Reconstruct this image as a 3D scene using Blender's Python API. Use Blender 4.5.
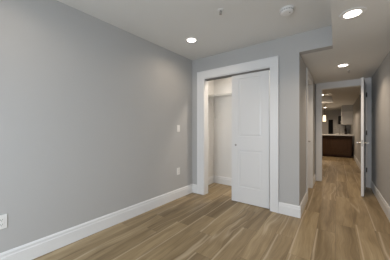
import bpy, bmesh, math, random
from mathutils import Vector, Matrix

C = bpy.context.scene
COL = C.collection
for o in list(bpy.data.objects):
    bpy.data.objects.remove(o)

# ------------------------------------------------------------------ camera
cam_d = bpy.data.cameras.new('camera')
cam = bpy.data.objects.new('camera', cam_d)
COL.objects.link(cam)
cam_d.sensor_width = 36.0
cam_d.lens = 195.0 / 390.0 * 36.0
cam_d.shift_y = -1.5 / 390.0
cam_d.clip_start = 0.02
cam.location = (0, 0, 1.18)
cam.rotation_euler = (math.radians(90), 0, math.radians(36))
C.camera = cam

# ------------------------------------------------------------------ world, daylight, exposure
w = bpy.data.worlds.new('world')
C.world = w
w.use_nodes = True
bg = w.node_tree.nodes['Background']
bg.inputs[0].default_value = (0.80, 0.90, 1.0, 1)
bg.inputs[1].default_value = 1.6

DAY_W = 62.0           # daylight entering by the bedroom window
DAY_C = (0.83, 0.91, 1.0)
WARM = (1.0, 0.80, 0.60)
P_ROOM, P_SOFFIT, P_HALL, P_CLOSET, P_KITCHEN = 2.6, 6.0, 5.2, 13.0, 20.0

def area(name, loc, rot, size, power, color, size_y=None, spread=180, disk=False):
    d = bpy.data.lights.new(name, 'AREA')
    d.energy = power
    d.color = color
    if disk:
        d.shape = 'DISK'
    elif size_y:
        d.shape = 'RECTANGLE'
        d.size_y = size_y
    d.size = size
    d.spread = math.radians(spread)
    o = bpy.data.objects.new(name, d)
    COL.objects.link(o)
    o.location = loc
    o.rotation_euler = rot
    return o

# daylight: sky seen through the bedroom window behind the camera
area('daylight', (-0.7, -1.46, 1.16), (math.radians(52), 0, 0), 1.9, DAY_W, DAY_C, 1.7)

C.view_settings.view_transform = 'Standard'
C.view_settings.look = 'None'
C.view_settings.gamma = 1
C.view_settings.use_curve_mapping = False
C.view_settings.exposure = 0.08

# ------------------------------------------------------------------ materials
def new_mat(name):
    m = bpy.data.materials.new(name)
    m.use_nodes = True
    return m, m.node_tree, m.node_tree.nodes['Principled BSDF']

def mat(name, col, rough=0.5, metal=0.0, var=0.03, scale=6.0, bump=0.0, bscale=250.0, spec=0.5):
    m, t, b = new_mat(name)
    n, l = t.nodes, t.links
    tc = n.new('ShaderNodeTexCoord')
    nz = n.new('ShaderNodeTexNoise')
    nz.inputs['Scale'].default_value = scale
    nz.inputs['Detail'].default_value = 3
    l.new(tc.outputs['Object'], nz.inputs['Vector'])
    mx = n.new('ShaderNodeMix')
    mx.data_type = 'RGBA'
    mx.inputs['A'].default_value = (*[c * (1 - var) for c in col], 1)
    mx.inputs['B'].default_value = (*[min(1, c * (1 + var)) for c in col], 1)
    l.new(nz.outputs['Fac'], mx.inputs['Factor'])
    l.new(mx.outputs['Result'], b.inputs['Base Color'])
    b.inputs['Roughness'].default_value = rough
    b.inputs['Metallic'].default_value = metal
    b.inputs['Specular IOR Level'].default_value = spec
    if bump:
        n2 = n.new('ShaderNodeTexNoise')
        n2.inputs['Scale'].default_value = bscale
        l.new(tc.outputs['Object'], n2.inputs['Vector'])
        bp = n.new('ShaderNodeBump')
        bp.inputs['Strength'].default_value = bump
        bp.inputs['Distance'].default_value = 0.002
        l.new(n2.outputs['Fac'], bp.inputs['Height'])
        l.new(bp.outputs['Normal'], b.inputs['Normal'])
    return m

def emit(name, col, s):
    m, t, b = new_mat(name)
    b.inputs['Base Color'].default_value = (*col, 1)
    b.inputs['Emission Color'].default_value = (*col, 1)
    b.inputs['Emission Strength'].default_value = s
    return m

M = {}
M['wall'] = mat('wall_paint', (0.50, 0.50, 0.497), 0.75, bump=0.08, var=0.01, spec=0.3)
M['hallwall'] = M['wall']
M['ceil'] = mat('ceiling_paint', (0.76, 0.76, 0.745), 0.85, bump=0.06, var=0.01, spec=0.2)
M['closet'] = mat('closet_paint', (0.78, 0.775, 0.76), 0.75, var=0.01, spec=0.2)
M['trim'] = mat('trim_white', (0.80, 0.81, 0.82), 0.35, var=0.01)
M['door'] = mat('door_white', (0.78, 0.785, 0.79), 0.35, var=0.01)
M['plastic'] = mat('white_plastic', (0.82, 0.82, 0.81), 0.35, var=0.01)
M['dark'] = mat('dark_slot', (0.03, 0.03, 0.03), 0.6)
M['slot'] = mat('grey_vent', (0.30, 0.30, 0.29), 0.6)
M['chrome'] = mat('satin_nickel', (0.42, 0.40, 0.375), 0.32, metal=1.0)
M['track'] = mat('track_shade_metal', (0.22, 0.21, 0.20), 0.45, metal=0.5)  # dark tone put in for the shade band below the closet head
M['nickel'] = mat('brushed_nickel', (0.5, 0.49, 0.47), 0.6, metal=0.6)
M['hinge'] = mat('dark_hinge_metal', (0.05, 0.045, 0.04), 0.4, metal=0.6)
M['wire'] = mat('white_coated_wire', (0.74, 0.74, 0.72), 0.4, var=0.01)
M['brown'] = mat('dark_brown_wood', (0.070, 0.037, 0.019), 0.5, var=0.2, spec=0.2, scale=9)
M['counter'] = mat('pale_stone', (0.60, 0.59, 0.57), 0.25, var=0.08, scale=18)
M['cab'] = mat('white_cabinet', (0.70, 0.69, 0.67), 0.4, var=0.01)
M['black'] = mat('black_glass', (0.006, 0.006, 0.006), 0.45, spec=0.1)
M['lamp'] = emit('lamp_lens', (1.0, 0.93, 0.82), 9.0)
M['pend'] = emit('pendant_glow', (1.0, 0.78, 0.52), 1.6)
M['closetlamp'] = emit('closet_lens', (1.0, 0.86, 0.68), 4.0)
M['bottle'] = mat('dark_glass', (0.02, 0.012, 0.008), 0.12)

def glass_mat():
    m, t, b = new_mat('window_glass')
    n, l = t.nodes, t.links
    tr = n.new('ShaderNodeBsdfTransparent')
    gl = n.new('ShaderNodeBsdfGlossy')
    gl.inputs['Roughness'].default_value = 0.02
    mx = n.new('ShaderNodeMixShader')
    mx.inputs[0].default_value = 0.06
    l.new(tr.outputs[0], mx.inputs[1])
    l.new(gl.outputs[0], mx.inputs[2])
    l.new(mx.outputs[0], n['Material Output'].inputs[0])
    return m
M['glass'] = glass_mat()

def floor_mat():
    m, t, b = new_mat('oak_planks')
    n, l = t.nodes, t.links
    def math_(op, a, bb=None, c=None):
        x = n.new('ShaderNodeMath')
        x.operation = op
        for i, v in enumerate((a, bb, c)):
            if v is None:
                continue
            if isinstance(v, (int, float)):
                x.inputs[i].default_value = v
            else:
                l.new(v, x.inputs[i])
        return x.outputs[0]
    def comb(x, y, z=0.0):
        c = n.new('ShaderNodeCombineXYZ')
        for i, v in enumerate((x, y, z)):
            if isinstance(v, (int, float)):
                c.inputs[i].default_value = v
            else:
                l.new(v, c.inputs[i])
        return c.outputs[0]
    def noise(vec, scale, detail=3, dist=0.0, rough=0.55):
        q = n.new('ShaderNodeTexNoise')
        q.inputs['Scale'].default_value = scale
        q.inputs['Detail'].default_value = detail
        q.inputs['Distortion'].default_value = dist
        q.inputs['Roughness'].default_value = rough
        l.new(vec, q.inputs['Vector'])
        return q.outputs['Fac']
    def ramp(v, stops):
        r = n.new('ShaderNodeValToRGB')
        e = r.color_ramp.elements
        while len(e) < len(stops):
            e.new(0.5)
        for k, (p, c) in enumerate(stops):
            e[k].position = p
            e[k].color = (*c, 1)
        l.new(v, r.inputs[0])
        return r.outputs[0]
    def mix(f, a, bb, mode='MIX'):
        x = n.new('ShaderNodeMix')
        x.data_type = 'RGBA'
        x.blend_type = mode
        for s, v in (('Factor', f), ('A', a), ('B', bb)):
            if isinstance(v, (int, float)):
                x.inputs[s].default_value = v
            elif isinstance(v, tuple):
                x.inputs[s].default_value = (*v, 1)
            else:
                l.new(v, x.inputs[s])
        return x.outputs['Result']
    tc = n.new('ShaderNodeTexCoord')
    sp = n.new('ShaderNodeSeparateXYZ')
    l.new(tc.outputs['Object'], sp.inputs[0])
    X, Y = sp.outputs[0], sp.outputs[1]
    PW, PL = 0.182, 1.22
    u = math_('DIVIDE', math_('ADD', X, 20.03), PW)
    ix = math_('FLOOR', u)
    fx = math_('SUBTRACT', u, ix)
    wn = n.new('ShaderNodeTexWhiteNoise')
    wn.noise_dimensions = '1D'
    l.new(ix, wn.inputs['W'])
    v = math_('ADD', math_('DIVIDE', math_('ADD', Y, 20.0), PL), wn.outputs['Value'])
    iy = math_('FLOOR', v)
    fy = math_('SUBTRACT', v, iy)
    wn2 = n.new('ShaderNodeTexWhiteNoise')
    wn2.noise_dimensions = '2D'
    l.new(comb(ix, iy), wn2.inputs['Vector'])
    rnd = wn2.outputs['Value']
    wn3 = n.new('ShaderNodeTexWhiteNoise')
    wn3.noise_dimensions = '2D'
    l.new(comb(math_('ADD', ix, 71.3), iy), wn3.inputs['Vector'])
    rnd2 = wn3.outputs['Value']
    off = math_('MULTIPLY', rnd, 37.0)
    # slow wander of the grain, then long fibres
    wv = noise(comb(math_('MULTIPLY', X, 2.0), math_('MULTIPLY', Y, 1.3), off), 1.0, 2)
    xw = math_('ADD', X, math_('MULTIPLY', math_('SUBTRACT', wv, 0.5), 0.16))
    g1 = noise(comb(math_('MULTIPLY', xw, 13.0), math_('MULTIPLY', Y, 0.8), off), 1.0, 4, 0.4)
    g2 = noise(comb(math_('MULTIPLY', xw, 110.0), math_('MULTIPLY', Y, 3.5), off), 1.0, 3)
    g3 = noise(comb(math_('MULTIPLY', xw, 7.0), math_('MULTIPLY', Y, 0.28), math_('ADD', off, 11.0)), 1.0, 1, 0.2)
    base = ramp(g1, [(0.25, (0.190, 0.132, 0.064)), (0.50, (0.325, 0.242, 0.135)), (0.75, (0.44, 0.345, 0.213))])
    tone = ramp(rnd, [(0.0, (0.74, 0.73, 0.715)), (0.45, (0.96, 0.96, 0.96)), (1.0, (1.13, 1.14, 1.15))])
    c = mix(1.0, base, tone, 'MULTIPLY')
    fine = ramp(g2, [(0.33, (0.83, 0.82, 0.80)), (0.66, (1.05, 1.05, 1.05))])
    c = mix(1.0, c, fine, 'MULTIPLY')
    # pale sapwood ribbons on some of the boards, following a contour of the slow grain
    d = math_('ABSOLUTE', math_('SUBTRACT', g3, 0.56))
    rib = math_('SUBTRACT', 1.0, math_('DIVIDE', d, 0.024))
    rib = math_('MAXIMUM', rib, 0.0)
    rib = math_('MULTIPLY', rib, math_('LESS_THAN', rnd2, 0.40))
    c = mix(math_('MULTIPLY', rib, 0.5), c, (0.60, 0.50, 0.365))
    # sapwood edge running beside one joint of some boards
    d2 = math_('ABSOLUTE', math_('SUBTRACT', math_('MULTIPLY', fx, PW), math_('ADD', 0.016, math_('MULTIPLY', math_('SUBTRACT', g3, 0.5), 0.10))))
    rib2 = math_('MAXIMUM', math_('SUBTRACT', 1.0, math_('DIVIDE', d2, 0.011)), 0.0)
    rib2 = math_('MULTIPLY', rib2, math_('GREATER_THAN', rnd2, 0.45))
    c = mix(math_('MULTIPLY', rib2, 0.65), c, (0.62, 0.52, 0.39))
    # knots / darker heart
    k = noise(comb(math_('MULTIPLY', xw, 5.0), math_('MULTIPLY', Y, 1.6), math_('ADD', off, 5.0)), 1.0, 2)
    kd = ramp(k, [(0.28, (0.70, 0.68, 0.64)), (0.48, (1, 1, 1))])
    c = mix(0.8, c, kd, 'MULTIPLY')
    # joints
    ex = math_('MULTIPLY', math_('MINIMUM', fx, math_('SUBTRACT', 1.0, fx)), PW)
    ey = math_('MULTIPLY', math_('MINIMUM', fy, math_('SUBTRACT', 1.0, fy)), PL)
    e = math_('MINIMUM', ex, ey)
    gap = math_('LESS_THAN', e, 0.0016)
    c = mix(math_('MULTIPLY', gap, 0.55), c, (0.10, 0.065, 0.04))
    l.new(c, b.inputs['Base Color'])
    r = math_('ADD', 0.36, math_('MULTIPLY', g2, 0.14))
    l.new(r, b.inputs['Roughness'])
    b.inputs['Specular IOR Level'].default_value = 0.4
    bp = n.new('ShaderNodeBump')
    bp.inputs['Strength'].default_value = 0.12
    bp.inputs['Distance'].default_value = 0.002
    l.new(g2, bp.inputs['Height'])
    l.new(bp.outputs['Normal'], b.inputs['Normal'])
    return m
M['floor'] = floor_mat()

# ------------------------------------------------------------------ mesh helpers
def box(bm, x0, x1, y0, y1, z0, z1, bev=0.0):
    vs = [bm.verts.new((x, y, z)) for x in (x0, x1) for y in (y0, y1) for z in (z0, z1)]
    q = [(0, 1, 3, 2), (4, 6, 7, 5), (0, 4, 5, 1), (2, 3, 7, 6), (0, 2, 6, 4), (1, 5, 7, 3)]
    fs = [bm.faces.new([vs[i] for i in f]) for f in q]
    if bev:
        es = {e for f in fs for e in f.edges}
        bmesh.ops.bevel(bm, geom=list(es), offset=bev, segments=2, affect='EDGES', profile=0.5)

def lathe(bm, prof, cx=0, cy=0, cz=0, n=32, axis='Z'):
    """prof: list of (radius, height); axis Z or a signed X/Y letter"""
    def P(r, h, a):
        c, s = r * math.cos(a), r * math.sin(a)
        if axis == 'Z':
            return (cx + c, cy + s, cz + h)
        if axis == 'X':
            return (cx + h, cy + c, cz + s)
        return (cx + c, cy + h, cz + s)
    rings = []
    for r, h in prof:
        if r < 1e-6:
            rings.append([bm.verts.new(P(0, h, 0))])
        else:
            rings.append([bm.verts.new(P(r, h, 2 * math.pi * i / n)) for i in range(n)])
    for a, b in zip(rings, rings[1:]):
        for i in range(n):
            j = (i + 1) % n
            if len(a) == 1 and len(b) == 1:
                continue
            if len(a) == 1:
                bm.faces.new((a[0], b[j], b[i]))
            elif len(b) == 1:
                bm.faces.new((a[i], a[j], b[0]))
            else:
                bm.faces.new((a[i], a[j], b[j], b[i]))
    for ring in (rings[0], rings[-1]):
        if len(ring) > 1:
            bm.faces.new(ring)

def tube(bm, pts, r, n=10):
    pts = [Vector(p) for p in pts]
    rings = []
    up = None
    for i, p in enumerate(pts):
        d = (pts[min(i + 1, len(pts) - 1)] - pts[max(i - 1, 0)]).normalized()
        if up is None:
            up = Vector((0, 0, 1)) if abs(d.z) < 0.9 else Vector((1, 0, 0))
        s = d.cross(up).normalized()
        up = s.cross(d).normalized()
        rr = r[i] if isinstance(r, (list, tuple)) else r
        rings.append([bm.verts.new(p + s * rr * math.cos(2 * math.pi * k / n) + up * rr * math.sin(2 * math.pi * k / n)) for k in range(n)])
    for a, b in zip(rings, rings[1:]):
        for k in range(n):
            j = (k + 1) % n
            bm.faces.new((a[k], a[j], b[j], b[k]))
    bm.faces.new(rings[0])
    bm.faces.new(rings[-1])

def prism(bm, prof, p0, p1, nrm):
    """sweep profile (out, up) along p0->p1 with outward normal nrm (2-D)"""
    nx, ny = nrm
    ra = [bm.verts.new((p0[0] + nx * o, p0[1] + ny * o, h)) for o, h in prof]
    rb = [bm.verts.new((p1[0] + nx * o, p1[1] + ny * o, h)) for o, h in prof]
    k = len(prof)
    for i in range(k):
        j = (i + 1) % k
        bm.faces.new((ra[i], ra[j], rb[j], rb[i]))
    bm.faces.new(ra)
    bm.faces.new(rb)

def panel_leaf(bm, W, H, T, panels, both=False, dep=0.009, bead=0.016):
    """door leaf: x 0..W, front at y=0 (facing -y), back at y=T, recessed panels (x0,x1,z0,z1)"""
    xs = sorted({0, W} | {p[0] for p in panels} | {p[1] for p in panels})
    zs = sorted({0, H} | {p[2] for p in panels} | {p[3] for p in panels})
    def side(y, sgn):
        g = {(i, j): bm.verts.new((x, y, z)) for i, x in enumerate(xs) for j, z in enumerate(zs)}
        for i in range(len(xs) - 1):
            for j in range(len(zs) - 1):
                cx, cz = (xs[i] + xs[i + 1]) / 2, (zs[j] + zs[j + 1]) / 2
                c = [g[i, j], g[i + 1, j], g[i + 1, j + 1], g[i, j + 1]]
                if any(p[0] < cx < p[1] and p[2] < cz < p[3] for p in panels):
                    x0, x1, z0, z1 = xs[i], xs[i + 1], zs[j], zs[j + 1]
                    prev = c
                    for ins, dd in ((0.003, dep), (bead, dep), (bead + 0.02, dep * 0.45)):
                        yy = y + sgn * dd
                        cur = [bm.verts.new(q) for q in ((x0 + ins, yy, z0 + ins), (x1 - ins, yy, z0 + ins), (x1 - ins, yy, z1 - ins), (x0 + ins, yy, z1 - ins))]
                        for k in range(4):
                            m_ = (k + 1) % 4
                            bm.faces.new((prev[k], prev[m_], cur[m_], cur[k]))
                        prev = cur
                    bm.faces.new(prev)
                else:
                    bm.faces.new(c)
        return g
    a = side(0.0, 1)
    if both:
        b = side(T, -1)
    else:
        b = {(i, j): None for i in range(len(xs)) for j in range(len(zs))}
        for (i, j) in b:
            if i in (0, len(xs) - 1) or j in (0, len(zs) - 1):
                b[i, j] = bm.verts.new((xs[i], T, zs[j]))
        loop = [b[i, 0] for i in range(len(xs))] + [b[len(xs) - 1, j] for j in range(1, len(zs))] + \
               [b[i, len(zs) - 1] for i in range(len(xs) - 2, -1, -1)] + [b[0, j] for j in range(len(zs) - 2, 0, -1)]
        bm.faces.new(loop)
    I, J = len(xs) - 1, len(zs) - 1
    for i in range(I):
        for j in (0, J):
            bm.faces.new((a[i, j], a[i + 1, j], b[i + 1, j], b[i, j]))
    for j in range(J):
        for i in (0, I):
            bm.faces.new((a[i, j], a[i, j + 1], b[i, j + 1], b[i, j]))

def obj(name, bm, m, parent=None, smooth=False, base=True):
    """link a bmesh as one object; top-level meshes get their origin at their base"""
    bmesh.ops.recalc_face_normals(bm, faces=bm.faces[:])
    loc = Vector((0, 0, 0))
    if parent is None and base:
        xs = [v.co.x for v in bm.verts]; ys = [v.co.y for v in bm.verts]; zs = [v.co.z for v in bm.verts]
        loc = Vector(((min(xs) + max(xs)) / 2, (min(ys) + max(ys)) / 2, min(zs)))
        bmesh.ops.translate(bm, verts=bm.verts[:], vec=-loc)
    me = bpy.data.meshes.new(name)
    bm.to_mesh(me)
    bm.free()
    me.materials.append(M[m])
    if smooth:
        for p in me.polygons:
            p.use_smooth = True
        try:
            me.set_sharp_from_angle(angle=math.radians(35))
        except Exception:
            pass
    o = bpy.data.objects.new(name, me)
    COL.objects.link(o)
    o.location = loc
    if parent is not None:
        o.parent = parent
    return o

def tag(o, label, cat, group=None, kind=None):
    o['label'] = label
    o['category'] = cat
    if group:
        o['group'] = group
    if kind:
        o['kind'] = kind
    return o

def struct(name, bm, m, label, cat, base=False):
    return tag(obj(name, bm, m, None, base=base), label, cat, kind='structure')

def thing(name, loc, label, cat, rotz=0.0, group=None):
    o = bpy.data.objects.new(name, None)
    COL.objects.link(o)
    o.location = loc
    o.rotation_euler = (0, 0, rotz)
    o.empty_display_size = 0.05
    return tag(o, label, cat, group)

NB = bmesh.new

# ------------------------------------------------------------------ room shell
YW = 2.90            # face of the closet wall
HI, LO = 2.44, 2.19  # bedroom ceiling / dropped hall ceiling
def lx(y):           # face of the bedroom's left wall
    return -2.167 - 0.028 * (YW - y)

bm = NB(); box(bm, -4.2, 0.70, -1.45, 13.05, -0.1, 0.0)
struct('floor', bm, 'floor', 'light brown wood plank floor running from bedroom through the hall', 'floor')

bm = NB()
ra = [(lx(-1.3), -1.3), (lx(3.02), 3.02), (lx(3.02) - 0.12, 3.02), (lx(-1.3) - 0.12, -1.3)]
lo = [bm.verts.new((x, y, 0)) for x, y in ra]; hi = [bm.verts.new((x, y, HI)) for x, y in ra]
for i in range(4):
    bm.faces.new((lo[i], lo[(i + 1) % 4], hi[(i + 1) % 4], hi[i]))
bm.faces.new(lo); bm.faces.new(hi)
struct('wall_left', bm, 'wall', 'long grey bedroom wall on the left', 'wall')

OX0, OX1, OZ = -1.915, -0.765, 2.07       # closet opening
bm = NB()
box(bm, lx(YW), OX0, YW, 3.02, 0, HI)
box(bm, OX1, -0.40, YW, 3.02, 0, HI)
box(bm, OX0, OX1, YW, 3.02, OZ, HI)
box(bm, -0.40, -0.04, YW, 3.02, LO, HI)
struct('wall_front', bm, 'wall', 'grey wall around the closet opening', 'wall')

DY0, DY1, DZ = 3.72, 4.48, 2.05           # closed door in the hall's left wall
bm = NB()
box(bm, -0.52, -0.40, 3.02, DY0, 0, LO)
box(bm, -0.52, -0.40, DY1, 5.20, 0, LO)
box(bm, -0.52, -0.40, DY0, DY1, DZ, LO)
struct('wall_hall_left', bm, 'wall', 'grey hall wall to the left beyond the closet corner', 'wall')

EX0, EX1, EZ = -0.29, 0.482, 2.07         # doorway at the hall's end
bm = NB()
box(bm, -4.2, EX0, 5.20, 5.32, 0, LO)
box(bm, EX1, 0.56, 5.20, 5.32, 0, LO)
box(bm, EX0, EX1, 5.20, 5.32, EZ, LO)
struct('wall_hall_end', bm, 'wall', 'grey wall around the doorway at the end of the hall', 'wall')

bm = NB(); box(bm, 0.56, 0.68, -1.3, 12.9, 0, LO)
struct('wall_right', bm, 'wall', 'grey wall along the right side of hall and kitchen', 'wall')

WX0, WX1, WZ0, WZ1 = -1.70, 0.30, 0.25, 2.10
bm = NB()
box(bm, -2.5, WX0, -1.42, -1.30, 0, HI)
box(bm, WX1, 0.68, -1.42, -1.30, 0, HI)
box(bm, WX0, WX1, -1.42, -1.30, 0, WZ0)
box(bm, WX0, WX1, -1.42, -1.30, WZ1, HI)
struct('wall_back', bm, 'wall', 'grey bedroom wall with the window behind the viewer', 'wall')

bm = NB()
box(bm, -2.30, -2.18, 3.02, 3.82, 0, HI)
box(bm, -2.18, -0.52, 3.70, 3.82, 0, HI)
box(bm, -2.18, OX0, 3.02, 3.032, 0, HI)
box(bm, -0.532, -0.52, 3.02, 3.70, 0, HI)
struct('wall_closet', bm, 'closet', 'white painted walls inside the closet', 'wall')

bm = NB()
box(bm, -4.2, 0.68, 12.9, 13.02, 0, HI)
box(bm, -4.2, -4.08, 5.32, 12.9, 0, HI)
struct('wall_kitchen', bm, 'wall', 'far kitchen wall beyond the island', 'wall')

bm = NB()
box(bm, -2.5, -0.04, -1.42, YW, HI, HI + 0.1)
box(bm, -2.35, -0.40, YW, 3.82, HI, HI + 0.1)
box(bm, -4.2, -0.115, 6.85, 9.30, HI, HI + 0.1)
struct('ceiling', bm, 'ceil', 'flat white bedroom ceiling', 'ceiling')
bm = NB()
box(bm, -0.04, 0.68, -1.42, 3.02, LO, HI + 0.1)
box(bm, -0.52, 0.68, 3.02, 5.32, LO, HI + 0.1)
box(bm, -4.2, 0.68, 5.32, 6.85, LO, HI + 0.1)
box(bm, -0.115, 0.68, 6.85, 9.30, LO, HI + 0.1)
box(bm, -4.2, 0.68, 9.30, 13.02, LO, HI + 0.1)
struct('ceiling', bm, 'ceil', 'dropped lower ceiling over the hall and the right side', 'ceiling')

# bedroom window behind the viewer
bm = NB()
for a in ((WX0, WX0 + 0.05, WZ0, WZ1), (WX1 - 0.05, WX1, WZ0, WZ1), (WX0 + 0.05, WX1 - 0.05, WZ0, WZ0 + 0.05), (WX0 + 0.05, WX1 - 0.05, WZ1 - 0.05, WZ1), (WX0 + 0.05, WX1 - 0.05, 1.43, 1.47)):
    box(bm, a[0], a[1], -1.40, -1.34, a[2], a[3])
wf = struct('window_1', bm, 'trim', 'white framed bedroom window behind the viewer', 'window')
bm = NB(); box(bm, WX0 + 0.05, WX1 - 0.05, -1.372, -1.368, WZ0 + 0.05, WZ1 - 0.05)
obj('pane', bm, 'glass', wf)

# ------------------------------------------------------------------ baseboards
BP = [(0, 0), (0.016, 0), (0.016, 0.112), (0.012, 0.120), (0.012, 0.140), (0.005, 0.153), (0, 0.155)]
def baseboard(name, segs, label):
    bm = NB()
    for p0, p1, nrm in segs:
        prism(bm, BP, p0, p1, nrm)
    return struct(name, bm, 'trim', label, 'baseboard')
baseboard('baseboard_left', [((lx(-1.3), -1.3), (lx(YW), YW), (1, 0))], 'white baseboard along the long grey left wall')
baseboard('baseboard_front', [((lx(YW) + 0.016, YW), (-2.045, YW), (0, -1)), ((-0.655, YW), (-0.384, YW), (0, -1))], 'white baseboard beside the closet casing')
baseboard('baseboard_hall_left', [((-0.40, YW), (-0.40, DY0 - 0.10), (1, 0)), ((-0.40, DY1 + 0.10), (-0.40, 5.20), (1, 0))], 'white baseboard on the left side of the hall')
baseboard('baseboard_right', [((0.56, -1.3), (0.56, 5.18), (-1, 0)), ((0.56, 5.34), (0.56, 9.9), (-1, 0))], 'white baseboard along the right wall')
baseboard('baseboard_closet', [((-2.18, 3.032), (-2.18, 3.70), (1, 0)), ((-2.164, 3.70), (-0.532, 3.70), (0, -1))], 'white baseboard inside the closet')

# ------------------------------------------------------------------ casings
def casing_x(bm, x0, x1, y, z1, wl, wr, wt, th=0.018, sgn=-1):
    """casing on a wall facing -y (sgn -1) or +y around opening x0..x1, head underside z1"""
    a, b = sorted((y, y + sgn * th))
    a2, b2 = sorted((y, y + sgn * (th + 0.008)))
    box(bm, x0 - wl, x0, a, b, 0, z1, 0.003)
    box(bm, x1, x1 + wr, a, b, 0, z1, 0.003)
    box(bm, x0 - wl, x1 + wr, a, b, z1, z1 + wt, 0.003)
    # raised outer band
    box(bm, x0 - wl, x0 - wl + 0.02, a2, b2, 0, z1 + wt - 0.02, 0.002)
    box(bm, x1 + wr - 0.02, x1 + wr, a2, b2, 0, z1 + wt - 0.02, 0.002)
    box(bm, x0 - wl, x1 + wr, a2, b2, z1 + wt - 0.02, z1 + wt, 0.002)

bm = NB()
casing_x(bm, OX0, OX1, YW, OZ, 0.13, 0.11, 0.126)
box(bm, OX0, OX0 + 0.012, YW - 0.006, 3.03, 0, OZ - 0.012)        # jamb lining
box(bm, OX1 - 0.012, OX1, YW - 0.006, 3.03, 0, OZ - 0.012)
box(bm, OX0, OX1, YW - 0.006, 3.03, OZ - 0.012, OZ)
t1 = struct('trim_1', bm, 'trim', 'white casing framing the closet opening', 'casing')
bm = NB()                                                         # U-shaped door track, its dark tone standing for shade under the head
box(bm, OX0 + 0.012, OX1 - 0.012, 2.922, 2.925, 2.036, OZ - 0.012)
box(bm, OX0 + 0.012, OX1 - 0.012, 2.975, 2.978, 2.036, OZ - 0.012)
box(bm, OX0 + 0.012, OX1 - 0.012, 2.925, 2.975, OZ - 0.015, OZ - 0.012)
obj('shade_track', bm, 'track', t1)['label'] = 'door track under the closet head, coloured dark for the shade there'

bm = NB()
casing_x(bm, EX0, EX1, 5.20, EZ, 0.088, 0.076, LO - EZ, 0.016)
box(bm, EX0, EX0 + 0.012, 5.194, 5.326, 0, EZ - 0.012)
box(bm, EX1 - 0.012, EX1, 5.194, 5.326, 0, EZ - 0.012)
box(bm, EX0, EX1, 5.194, 5.326, EZ - 0.012, EZ)
box(bm, EX0 + 0.012, EX0 + 0.022, 5.245, 5.28, 0, EZ - 0.012)     # stop
struct('trim_2', bm, 'trim', 'white casing around the doorway at the hall end', 'casing')

bm = NB()
for a, b, z0, z1 in ((DY0 - 0.10, DY0, 0, DZ), (DY1, DY1 + 0.10, 0, DZ), (DY0 - 0.10, DY1 + 0.10, DZ, LO - 0.02)):
    box(bm, -0.40, -0.382, a, b, z0, z1, 0.003)
box(bm, -0.52, -0.394, DY0, DY0 + 0.012, 0, DZ - 0.012)
box(bm, -0.52, -0.394, DY1 - 0.012, DY1, 0, DZ - 0.012)
box(bm, -0.52, -0.394, DY0, DY1, DZ - 0.012, DZ)
struct('trim_3', bm, 'trim', 'white casing of the door in the left hall wall', 'casing')

# ------------------------------------------------------------------ doors
# sliding closet door
DX = -1.388
W_, H_ = -0.795 - DX, 2.022
d1 = thing('door_1', (DX, 2.928, 0.010), 'white two-panel sliding closet door covering the right half of the closet', 'door')
d1['kind'] = 'structure'
bm = NB()
panel_leaf(bm, W_, H_, 0.034, [(0.122, W_ - 0.102, 0.245, 0.828), (0.122, W_ - 0.102, 1.042, 1.962)])
obj('leaf', bm, 'door', d1)
bm = NB()
lathe(bm, [(0.0, -0.003), (0.010, -0.003), (0.012, -0.0035), (0.016, -0.003), (0.016, 0.0)], 0.072, 0, 0.905, 20, 'Y')
obj('finger_pull', bm, 'chrome', d1, True)
bm = NB(); box(bm, 0.0, W_, 0.012, 0.022, H_, H_ + 0.003)
obj('top_hanger', bm, 'dark', d1)

# open hall door, swung into the bedroom side against the right wall
hl = thing('door_2', (0.476, 5.165, 0.012), 'open white hall door seen edge-on near the right wall', 'door', math.radians(-7.6))
hl['kind'] = 'structure'
LW, LH, LT = 0.77, 2.045, 0.036
bm = NB()
panel_leaf(bm, LW, LH, LT, [(0.115, LW - 0.115, 0.25, 0.83), (0.115, LW - 0.115, 1.04, 1.93)], both=True)
# leaf local: x along the leaf -> -y, thickness -> -x
for v in bm.verts:
    x, y, z = v.co
    v.co = (-LT + y, -x, z)
obj('leaf', bm, 'door', hl)
for s, x0 in ((1, 0.0), (-1, -LT)):
    bm = NB()
    yy, zz = -(LW - 0.065), 0.918
    lathe(bm, [(0.026, 0.0), (0.026, s * 0.006), (0.012, s * 0.010), (0.010, s * 0.045), (0.010, s * 0.055)], x0, yy, zz, 16, 'X')
    tube(bm, [(x0 + s * 0.050, yy - 0.008, zz), (x0 + s * 0.052, yy + 0.05, zz), (x0 + s * 0.052, yy + 0.115, zz - 0.004)], [0.010, 0.008, 0.007], 10)
    obj('lever_handle', bm, 'chrome', hl, True)
bm = NB(); box(bm, -LT * 0.5 - 0.012, -LT * 0.5 + 0.012, -LW - 0.0015, -LW, 0.86, 0.97)
obj('latch_plate', bm, 'nickel', hl)
for z in (0.34, 1.08, 1.84):
    bm = NB()
    lathe(bm, [(0.007, 0), (0.007, 0.09)], 0.009, 0.002, z - 0.045, 12)
    box(bm, 0.0, 0.004, -0.03, 0.0, z - 0.045, z + 0.045)
    obj('hinge', bm, 'hinge', hl)

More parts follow.
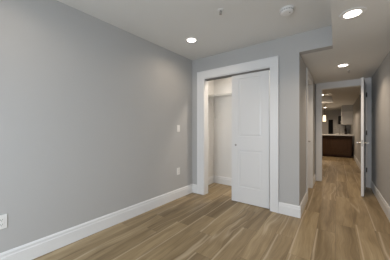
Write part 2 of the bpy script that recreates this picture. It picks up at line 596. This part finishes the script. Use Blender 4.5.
# closed door in the left hall wall
d3 = thing('door_3', (-0.505, DY0 + 0.014, 0.010), 'closed white door in the left hall wall', 'door')
d3['kind'] = 'structure'
bm = NB()
ww = DY1 - DY0 - 0.028
panel_leaf(bm, ww, DZ - 0.03, 0.036, [(0.11, ww - 0.11, 0.25, 0.83), (0.11, ww - 0.11, 1.04, 1.92)], both=True)
for v in bm.verts:
    x, y, z = v.co
    v.co = (0.036 - y, x, z)
obj('leaf', bm, 'door', d3)
bm = NB()
lathe(bm, [(0.026, 0.0), (0.026, 0.006), (0.012, 0.010), (0.010, 0.05)], 0.036, ww - 0.07, 0.92, 16, 'X')
tube(bm, [(0.083, ww - 0.06, 0.92), (0.086, ww - 0.12, 0.92), (0.086, ww - 0.18, 0.916)], [0.010, 0.008, 0.007], 10)
obj('lever_handle', bm, 'chrome', d3, True)

# ------------------------------------------------------------------ closet shelf
SZ = 1.862
sh = thing('wire_shelf', (-2.18, 3.40, SZ), 'white wire closet shelf with a slanted brace at its left end', 'shelf')
SX1 = -0.532 + 2.18
for y, z in ((0.0, 0.0), (0.0, -0.032), (0.15, 0.0), (0.292, 0.0)):
    bm = NB(); tube(bm, [(0.002, y, z), (SX1 - 0.002, y, z)], 0.006, 8)
    obj('rail', bm, 'wire', sh)
bm = NB()
x = 0.012
while x < SX1:
    tube(bm, [(x, -0.001, -0.032), (x, -0.001, 0.007), (x, 0.298, 0.007)], 0.0034, 5)
    x += 0.0127
obj('deck_wires', bm, 'wire', sh)
for x0 in (0.055, 0.82):
    bm = NB()
    tube(bm, [(x0, 0.010, -0.020), (x0, 0.286, -0.44)], 0.010, 8)
    box(bm, x0 - 0.014, x0 + 0.014, 0.286, 0.2995, -0.475, -0.405)
    obj('brace', bm, 'wire', sh)

# ------------------------------------------------------------------ ceiling fixtures
def downlight(x, y, z, label, power, name='recessed_light', lens='lamp', spread=150, color=WARM):
    t = thing(name, (x, y, z), label, 'ceiling light')
    bm = NB()
    n = 40
    prof = [(0.098, 0.0), (0.095, -0.005), (0.078, -0.008), (0.062, -0.004), (0.062, 0.0)]
    lathe(bm, prof, 0, 0, 0, n)
    obj('trim_ring', bm, 'plastic', t, True)
    bm = NB()
    lathe(bm, [(0.062, -0.0045), (0.0, -0.0055)], 0, 0, 0, n)
    obj('lens', bm, lens, t, True)
    area('recessed_lamp_glow', (x, y, z - 0.010), (0, 0, 0), 0.12, power, color, spread=spread, disk=True)
    return t
downlight(-1.672, 2.217, HI, 'round recessed light in the bedroom ceiling near the closet corner', P_ROOM)
downlight(-1.672, 0.30, HI, 'round recessed light in the bedroom ceiling above the near end of the left wall', 1.8)
downlight(0.112, 2.199, LO, 'large round recessed light in the dropped ceiling at upper right', P_SOFFIT)
downlight(0.082, 3.911, LO, 'round recessed light in the hall ceiling before the doorway', P_HALL, spread=125)
downlight(0.10, 5.68, LO, 'added unseen recessed light just past the doorway, behind the door head', 6.0, spread=120)  # added lamp, hidden by the door head, to warm the floor beyond
downlight(-0.444, 8.689, HI, 'tiny recessed light in the raised ceiling past the doorway', P_KITCHEN)
downlight(-0.454, 11.262, LO, 'tiny recessed light over the far kitchen above the pendant', P_KITCHEN)
downlight(-1.10, 3.30, HI, 'round ceiling light inside the closet above the shelf', P_CLOSET, 'closet_light', 'closetlamp', 160, (1.0, 0.87, 0.73))

sd = thing('smoke_detector', (-0.426, 2.243, HI), 'round white smoke detector on the bedroom ceiling', 'smoke detector')
bm = NB()
lathe(bm, [(0.072, 0.0), (0.072, -0.010), (0.066, -0.012)], n=36)
obj('base_plate', bm, 'plastic', sd, True)
bm = NB()
lathe(bm, [(0.064, -0.012), (0.064, -0.030), (0.054, -0.040), (0.024, -0.044), (0.0, -0.044)], n=36)
obj('cover', bm, 'plastic', sd, True)
bm = NB()
for i in range(18):
    a = 2 * math.pi * i / 18
    c, s = math.cos(a), math.sin(a)
    vs = [bm.verts.new((c * r - s * d, s * r + c * d, z)) for r in (0.0642, 0.0650) for d in (-0.008, 0.008) for z in (-0.026, -0.018)]
    for f in [(0, 1, 3, 2), (4, 6, 7, 5), (0, 4, 5, 1), (2, 3, 7, 6), (0, 2, 6, 4), (1, 5, 7, 3)]:
        bm.faces.new([vs[q] for q in f])
obj('vent_slots', bm, 'slot', sd)
bm = NB(); lathe(bm, [(0.007, -0.0435), (0.007, -0.046), (0.0, -0.0465)], 0.03, -0.01, 0, 12)
obj('test_button', bm, 'slot', sd)

def sprinkler(x, y, z, label):
    t = thing('sprinkler_head', (x, y, z), label, 'sprinkler')
    bm = NB(); lathe(bm, [(0.032, 0.0), (0.030, -0.005), (0.014, -0.008)], n=24)
    obj('escutcheon', bm, 'plastic', t, True)
    bm = NB(); lathe(bm, [(0.010, -0.008), (0.009, -0.022), (0.005, -0.030), (0.004, -0.036)], n=14)
    tube(bm, [(0.010, 0, -0.014), (0.015, 0, -0.028), (0.003, 0, -0.044)], 0.0025, 6)
    tube(bm, [(-0.010, 0, -0.014), (-0.015, 0, -0.028), (-0.003, 0, -0.044)], 0.0025, 6)
    obj('frame', bm, 'chrome', t, True)
    bm = NB(); lathe(bm, [(0.0, -0.044), (0.015, -0.044), (0.015, -0.046), (0.0, -0.047)], n=16)
    obj('deflector', bm, 'chrome', t, True)
sprinkler(-0.999, 1.837, HI, 'small sprinkler head in the middle of the bedroom ceiling')
sprinkler(0.172, 4.286, LO, 'small sprinkler head on the hall ceiling beside the doorway light')

# ------------------------------------------------------------------ wall plates on the left wall
ANG = math.atan(0.028)
def plate(name, y, z, label, cat, kind):
    t = thing(name, (lx(y), y, z), label, cat, -ANG)
    bm = NB(); box(bm, 0.0, 0.006, -0.036, 0.036, -0.058, 0.058, 0.0025)
    obj('cover_plate', bm, 'plastic', t)
    if kind == 'outlet':
        for zz in (-0.020, 0.020):
            bm = NB()
            box(bm, 0.006, 0.0085, -0.017, 0.017, zz - 0.0145, zz + 0.0145, 0.001)
            so = obj('socket', bm, 'plastic', t)
            bm = NB()
            box(bm, 0.0085, 0.0088, -0.0075, -0.0055, zz - 0.003, zz + 0.006)
            box(bm, 0.0085, 0.0088, 0.0055, 0.0075, zz - 0.003, zz + 0.006)
            lathe(bm, [(0.0025, 0.0085), (0.0025, 0.0088)], 0, 0, zz - 0.008, 10, 'X')
            obj('slots', bm, 'dark', so)
    else:
        bm = NB(); box(bm, 0.006, 0.0095, -0.016, 0.016, -0.033, 0.033, 0.0015)
        obj('rocker', bm, 'plastic', t)
plate('wall_outlet', 2.515, 0.455, 'white wall outlet low on the left wall near the closet corner', 'outlet', 'outlet')
plate('wall_outlet', 0.362, 0.408, 'white wall outlet at the far left edge above the baseboard', 'outlet', 'outlet')
plate('light_switch', 2.515, 1.18, 'white light switch on the left wall above an outlet', 'light switch', 'switch')

# ------------------------------------------------------------------ kitchen beyond the doorway
IX0, IX1, IY0, IY1 = -1.75, 0.480, 9.90, 10.55
isl = thing('kitchen_island', (-0.63, IY0, 0), 'dark brown kitchen island at the far end of the hall', 'island')
bm = NB(); box(bm, IX0 + 0.63, IX1 + 0.63, 0.02, IY1 - IY0, 0.09, 0.89)
obj('body', bm, 'brown', isl)
bm = NB(); box(bm, IX0 + 0.66, IX1 + 0.63, 0.06, IY1 - IY0 - 0.02, 0.0, 0.09)
obj('toe_kick', bm, 'brown', isl)
for k in range(3):
    a = IX0 + 0.63 + 0.02 + k * 0.737
    bm = NB()
    panel_leaf(bm, 0.717, 0.77, 0.019, [(0.07, 0.647, 0.07, 0.70)])
    bmesh.ops.translate(bm, verts=bm.verts[:], vec=(a, 0.001, 0.105))
    obj('panel', bm, 'brown', isl)
bm = NB(); box(bm, IX0 - 0.05, 0.535, IY0 - 0.12, IY1 + 0.03, 0.89, 0.93, 0.004)
tag(obj('countertop', bm, 'counter'), 'pale stone countertop on the dark kitchen island', 'countertop')

fa = thing('kitchen_faucet', (0.096, 10.28, 0.93), 'chrome gooseneck faucet on the island countertop', 'faucet')
bm = NB()
lathe(bm, [(0.030, 0), (0.028, 0.02), (0.018, 0.03)], n=20)
pts = [(0, 0, 0.02), (0, 0, 0.22)] + [(-0.075 + 0.075 * math.cos(a), 0, 0.24 + 0.085 * math.sin(a)) for a in [math.pi * i / 10 for i in range(11)]] + [(-0.15, 0, 0.18)]
tube(bm, pts, 0.013, 12)
obj('spout', bm, 'chrome', fa, True)
bm = NB(); tube(bm, [(0.015, 0, 0.06), (0.06, 0, 0.075), (0.10, 0, 0.11)], 0.009, 10)
obj('handle', bm, 'chrome', fa, True)

bm = NB()
lathe(bm, [(0.0, 0), (0.040, 0), (0.042, 0.01), (0.042, 0.20), (0.030, 0.25), (0.016, 0.28), (0.015, 0.36), (0.018, 0.36), (0.018, 0.375), (0.0, 0.375)], 0.31, 10.42, 0.93, 24)
tag(obj('bottle', bm, 'bottle', None, True), 'dark bottle standing at the right end of the island countertop', 'bottle')

# wall cabinets on the right, seen from their end
bm = NB(); box(bm, 0.18, 0.56, 10.70, 12.90, 1.915, LO)
struct('trim_4', bm, 'wall', 'boxed bulkhead above the kitchen wall cabinets', 'bulkhead')
def wall_cab(y0, y1, z0, label):
    t = thing('wall_cabinet', (0.38, y0, z0), label, 'cabinet', 0, 'white kitchen wall cabinets')
    bm = NB(); box(bm, -0.18, 0.18, 0, y1 - y0, 0, 1.915 - z0, 0.003)
    obj('body', bm, 'cab', t)
    bm = NB()
    wd, hh = y1 - y0 - 0.006, 1.915 - z0 - 0.006
    panel_leaf(bm, wd, hh, 0.019, [(0.06, wd - 0.06, 0.06, hh - 0.06)] if hh > 0.3 else [])
    for v in bm.verts:
        x, y, z = v.co
        v.co = (-0.2 + y, 0.003 + x, 0.003 + z)
    dr = obj('door', bm, 'cab', t)
    bm = NB(); tube(bm, [(-0.2, wd - 0.04, 0.05), (-0.225, wd - 0.04, 0.05), (-0.225, wd - 0.04, min(0.17, hh - 0.04)), (-0.2, wd - 0.04, min(0.17, hh - 0.04))], 0.005, 8)
    obj('handle', bm, 'chrome', dr, True)
wall_cab(10.70, 11.30, 1.37, 'white kitchen wall cabinet nearest the doorway, over the counter')
wall_cab(11.302, 11.70, 1.37, 'white kitchen wall cabinet just before the black microwave')
wall_cab(12.46, 12.88, 1.37, 'white kitchen wall cabinet behind the black microwave, by the far wall')
mw = thing('microwave', (0.30, 11.705, 1.39), 'black microwave mounted between the white wall cabinets', 'microwave')
bm = NB(); box(bm, -0.22, 0.259, 0, 0.75, 0, 0.40, 0.006)
obj('body', bm, 'black', mw)
bm = NB(); box(bm, -0.242, -0.221, 0.01, 0.55, 0.02, 0.38, 0.003)
obj('door', bm, 'black', mw)
bm = NB(); tube(bm, [(-0.242, 0.53, 0.05), (-0.27, 0.53, 0.05), (-0.27, 0.53, 0.35), (-0.242, 0.53, 0.35)], 0.007, 8)
obj('handle', bm, 'chrome', mw, True)
def base_cab(y0, y1, label):
    t = thing('base_cabinet', (0.26, y0, 0), label, 'cabinet', 0, 'kitchen base cabinets')
    bm = NB(); box(bm, -0.28, 0.298, 0, y1 - y0, 0.10, 0.88)
    obj('body', bm, 'brown', t)
    bm = NB(); box(bm, -0.22, 0.298, 0, y1 - y0, 0, 0.10)
    obj('toe_kick', bm, 'brown', t)
    wd = y1 - y0 - 0.006
    bm = NB(); panel_leaf(bm, wd, 0.76, 0.019, [(0.07, wd - 0.07, 0.07, 0.69)])
    for v in bm.verts:
        x, y, z = v.co
        v.co = (-0.30 + y, 0.003 + x, 0.11 + z)
    dr = obj('door', bm, 'brown', t)
    bm = NB(); tube(bm, [(-0.30, wd - 0.04, 0.68), (-0.325, wd - 0.04, 0.68), (-0.325, wd - 0.04, 0.82), (-0.30, wd - 0.04, 0.82)], 0.005, 8)
    obj('handle', bm, 'chrome', dr, True)
base_cab(10.75, 11.70, 'dark base cabinet behind the island, under the nearest wall cabinet')
base_cab(11.702, 12.88, 'dark base cabinet behind the island, under the microwave')
bm = NB(); box(bm, -0.06, 0.558, 10.73, 12.885, 0.88, 0.92, 0.003)
tag(obj('countertop', bm, 'counter'), 'pale stone counter along the right kitchen wall behind the island', 'countertop')

# narrow dark window on the far kitchen wall
bm = NB()
wx0, wx1, wz0, wz1 = -0.37, -0.155, 0.75, 1.66
for a in ((wx0, wx0 + 0.02, wz0, wz1), (wx1 - 0.02, wx1, wz0, wz1), (wx0 + 0.02, wx1 - 0.02, wz0, wz0 + 0.02), (wx0 + 0.02, wx1 - 0.02, wz1 - 0.02, wz1)):
    box(bm, a[0], a[1], 12.87, 12.90, a[2], a[3])
w2 = struct('window_2', bm, 'hinge', 'narrow tall black window on the far kitchen wall', 'window')
bm = NB(); box(bm, wx0 + 0.02, wx1 - 0.02, 12.885, 12.895, wz0 + 0.02, wz1 - 0.02)
obj('pane', bm, 'black', w2)

# pendant over the island
PX, PY = -0.43, 10.05
pe = thing('pendant_lamp', (PX, PY, LO), 'glowing glass pendant lamp hanging over the kitchen island', 'pendant lamp')
bm = NB(); lathe(bm, [(0.05, 0), (0.05, -0.015), (0.012, -0.022)], n=20)
obj('canopy', bm, 'chrome', pe, True)
bm = NB(); tube(bm, [(0, 0, -0.02), (0, 0, -0.40)], 0.004, 8)
obj('cord', bm, 'hinge', pe)
bm = NB(); lathe(bm, [(0.0, -0.38), (0.03, -0.385), (0.032, -0.45), (0.0, -0.45)], n=18)
obj('socket', bm, 'hinge', pe, True)
bm = NB(); lathe(bm, [(0.034, -0.44), (0.052, -0.46), (0.062, -0.71), (0.058, -0.71), (0.0, -0.70)], n=24)
obj('lamp_shade', bm, 'pend', pe, True)
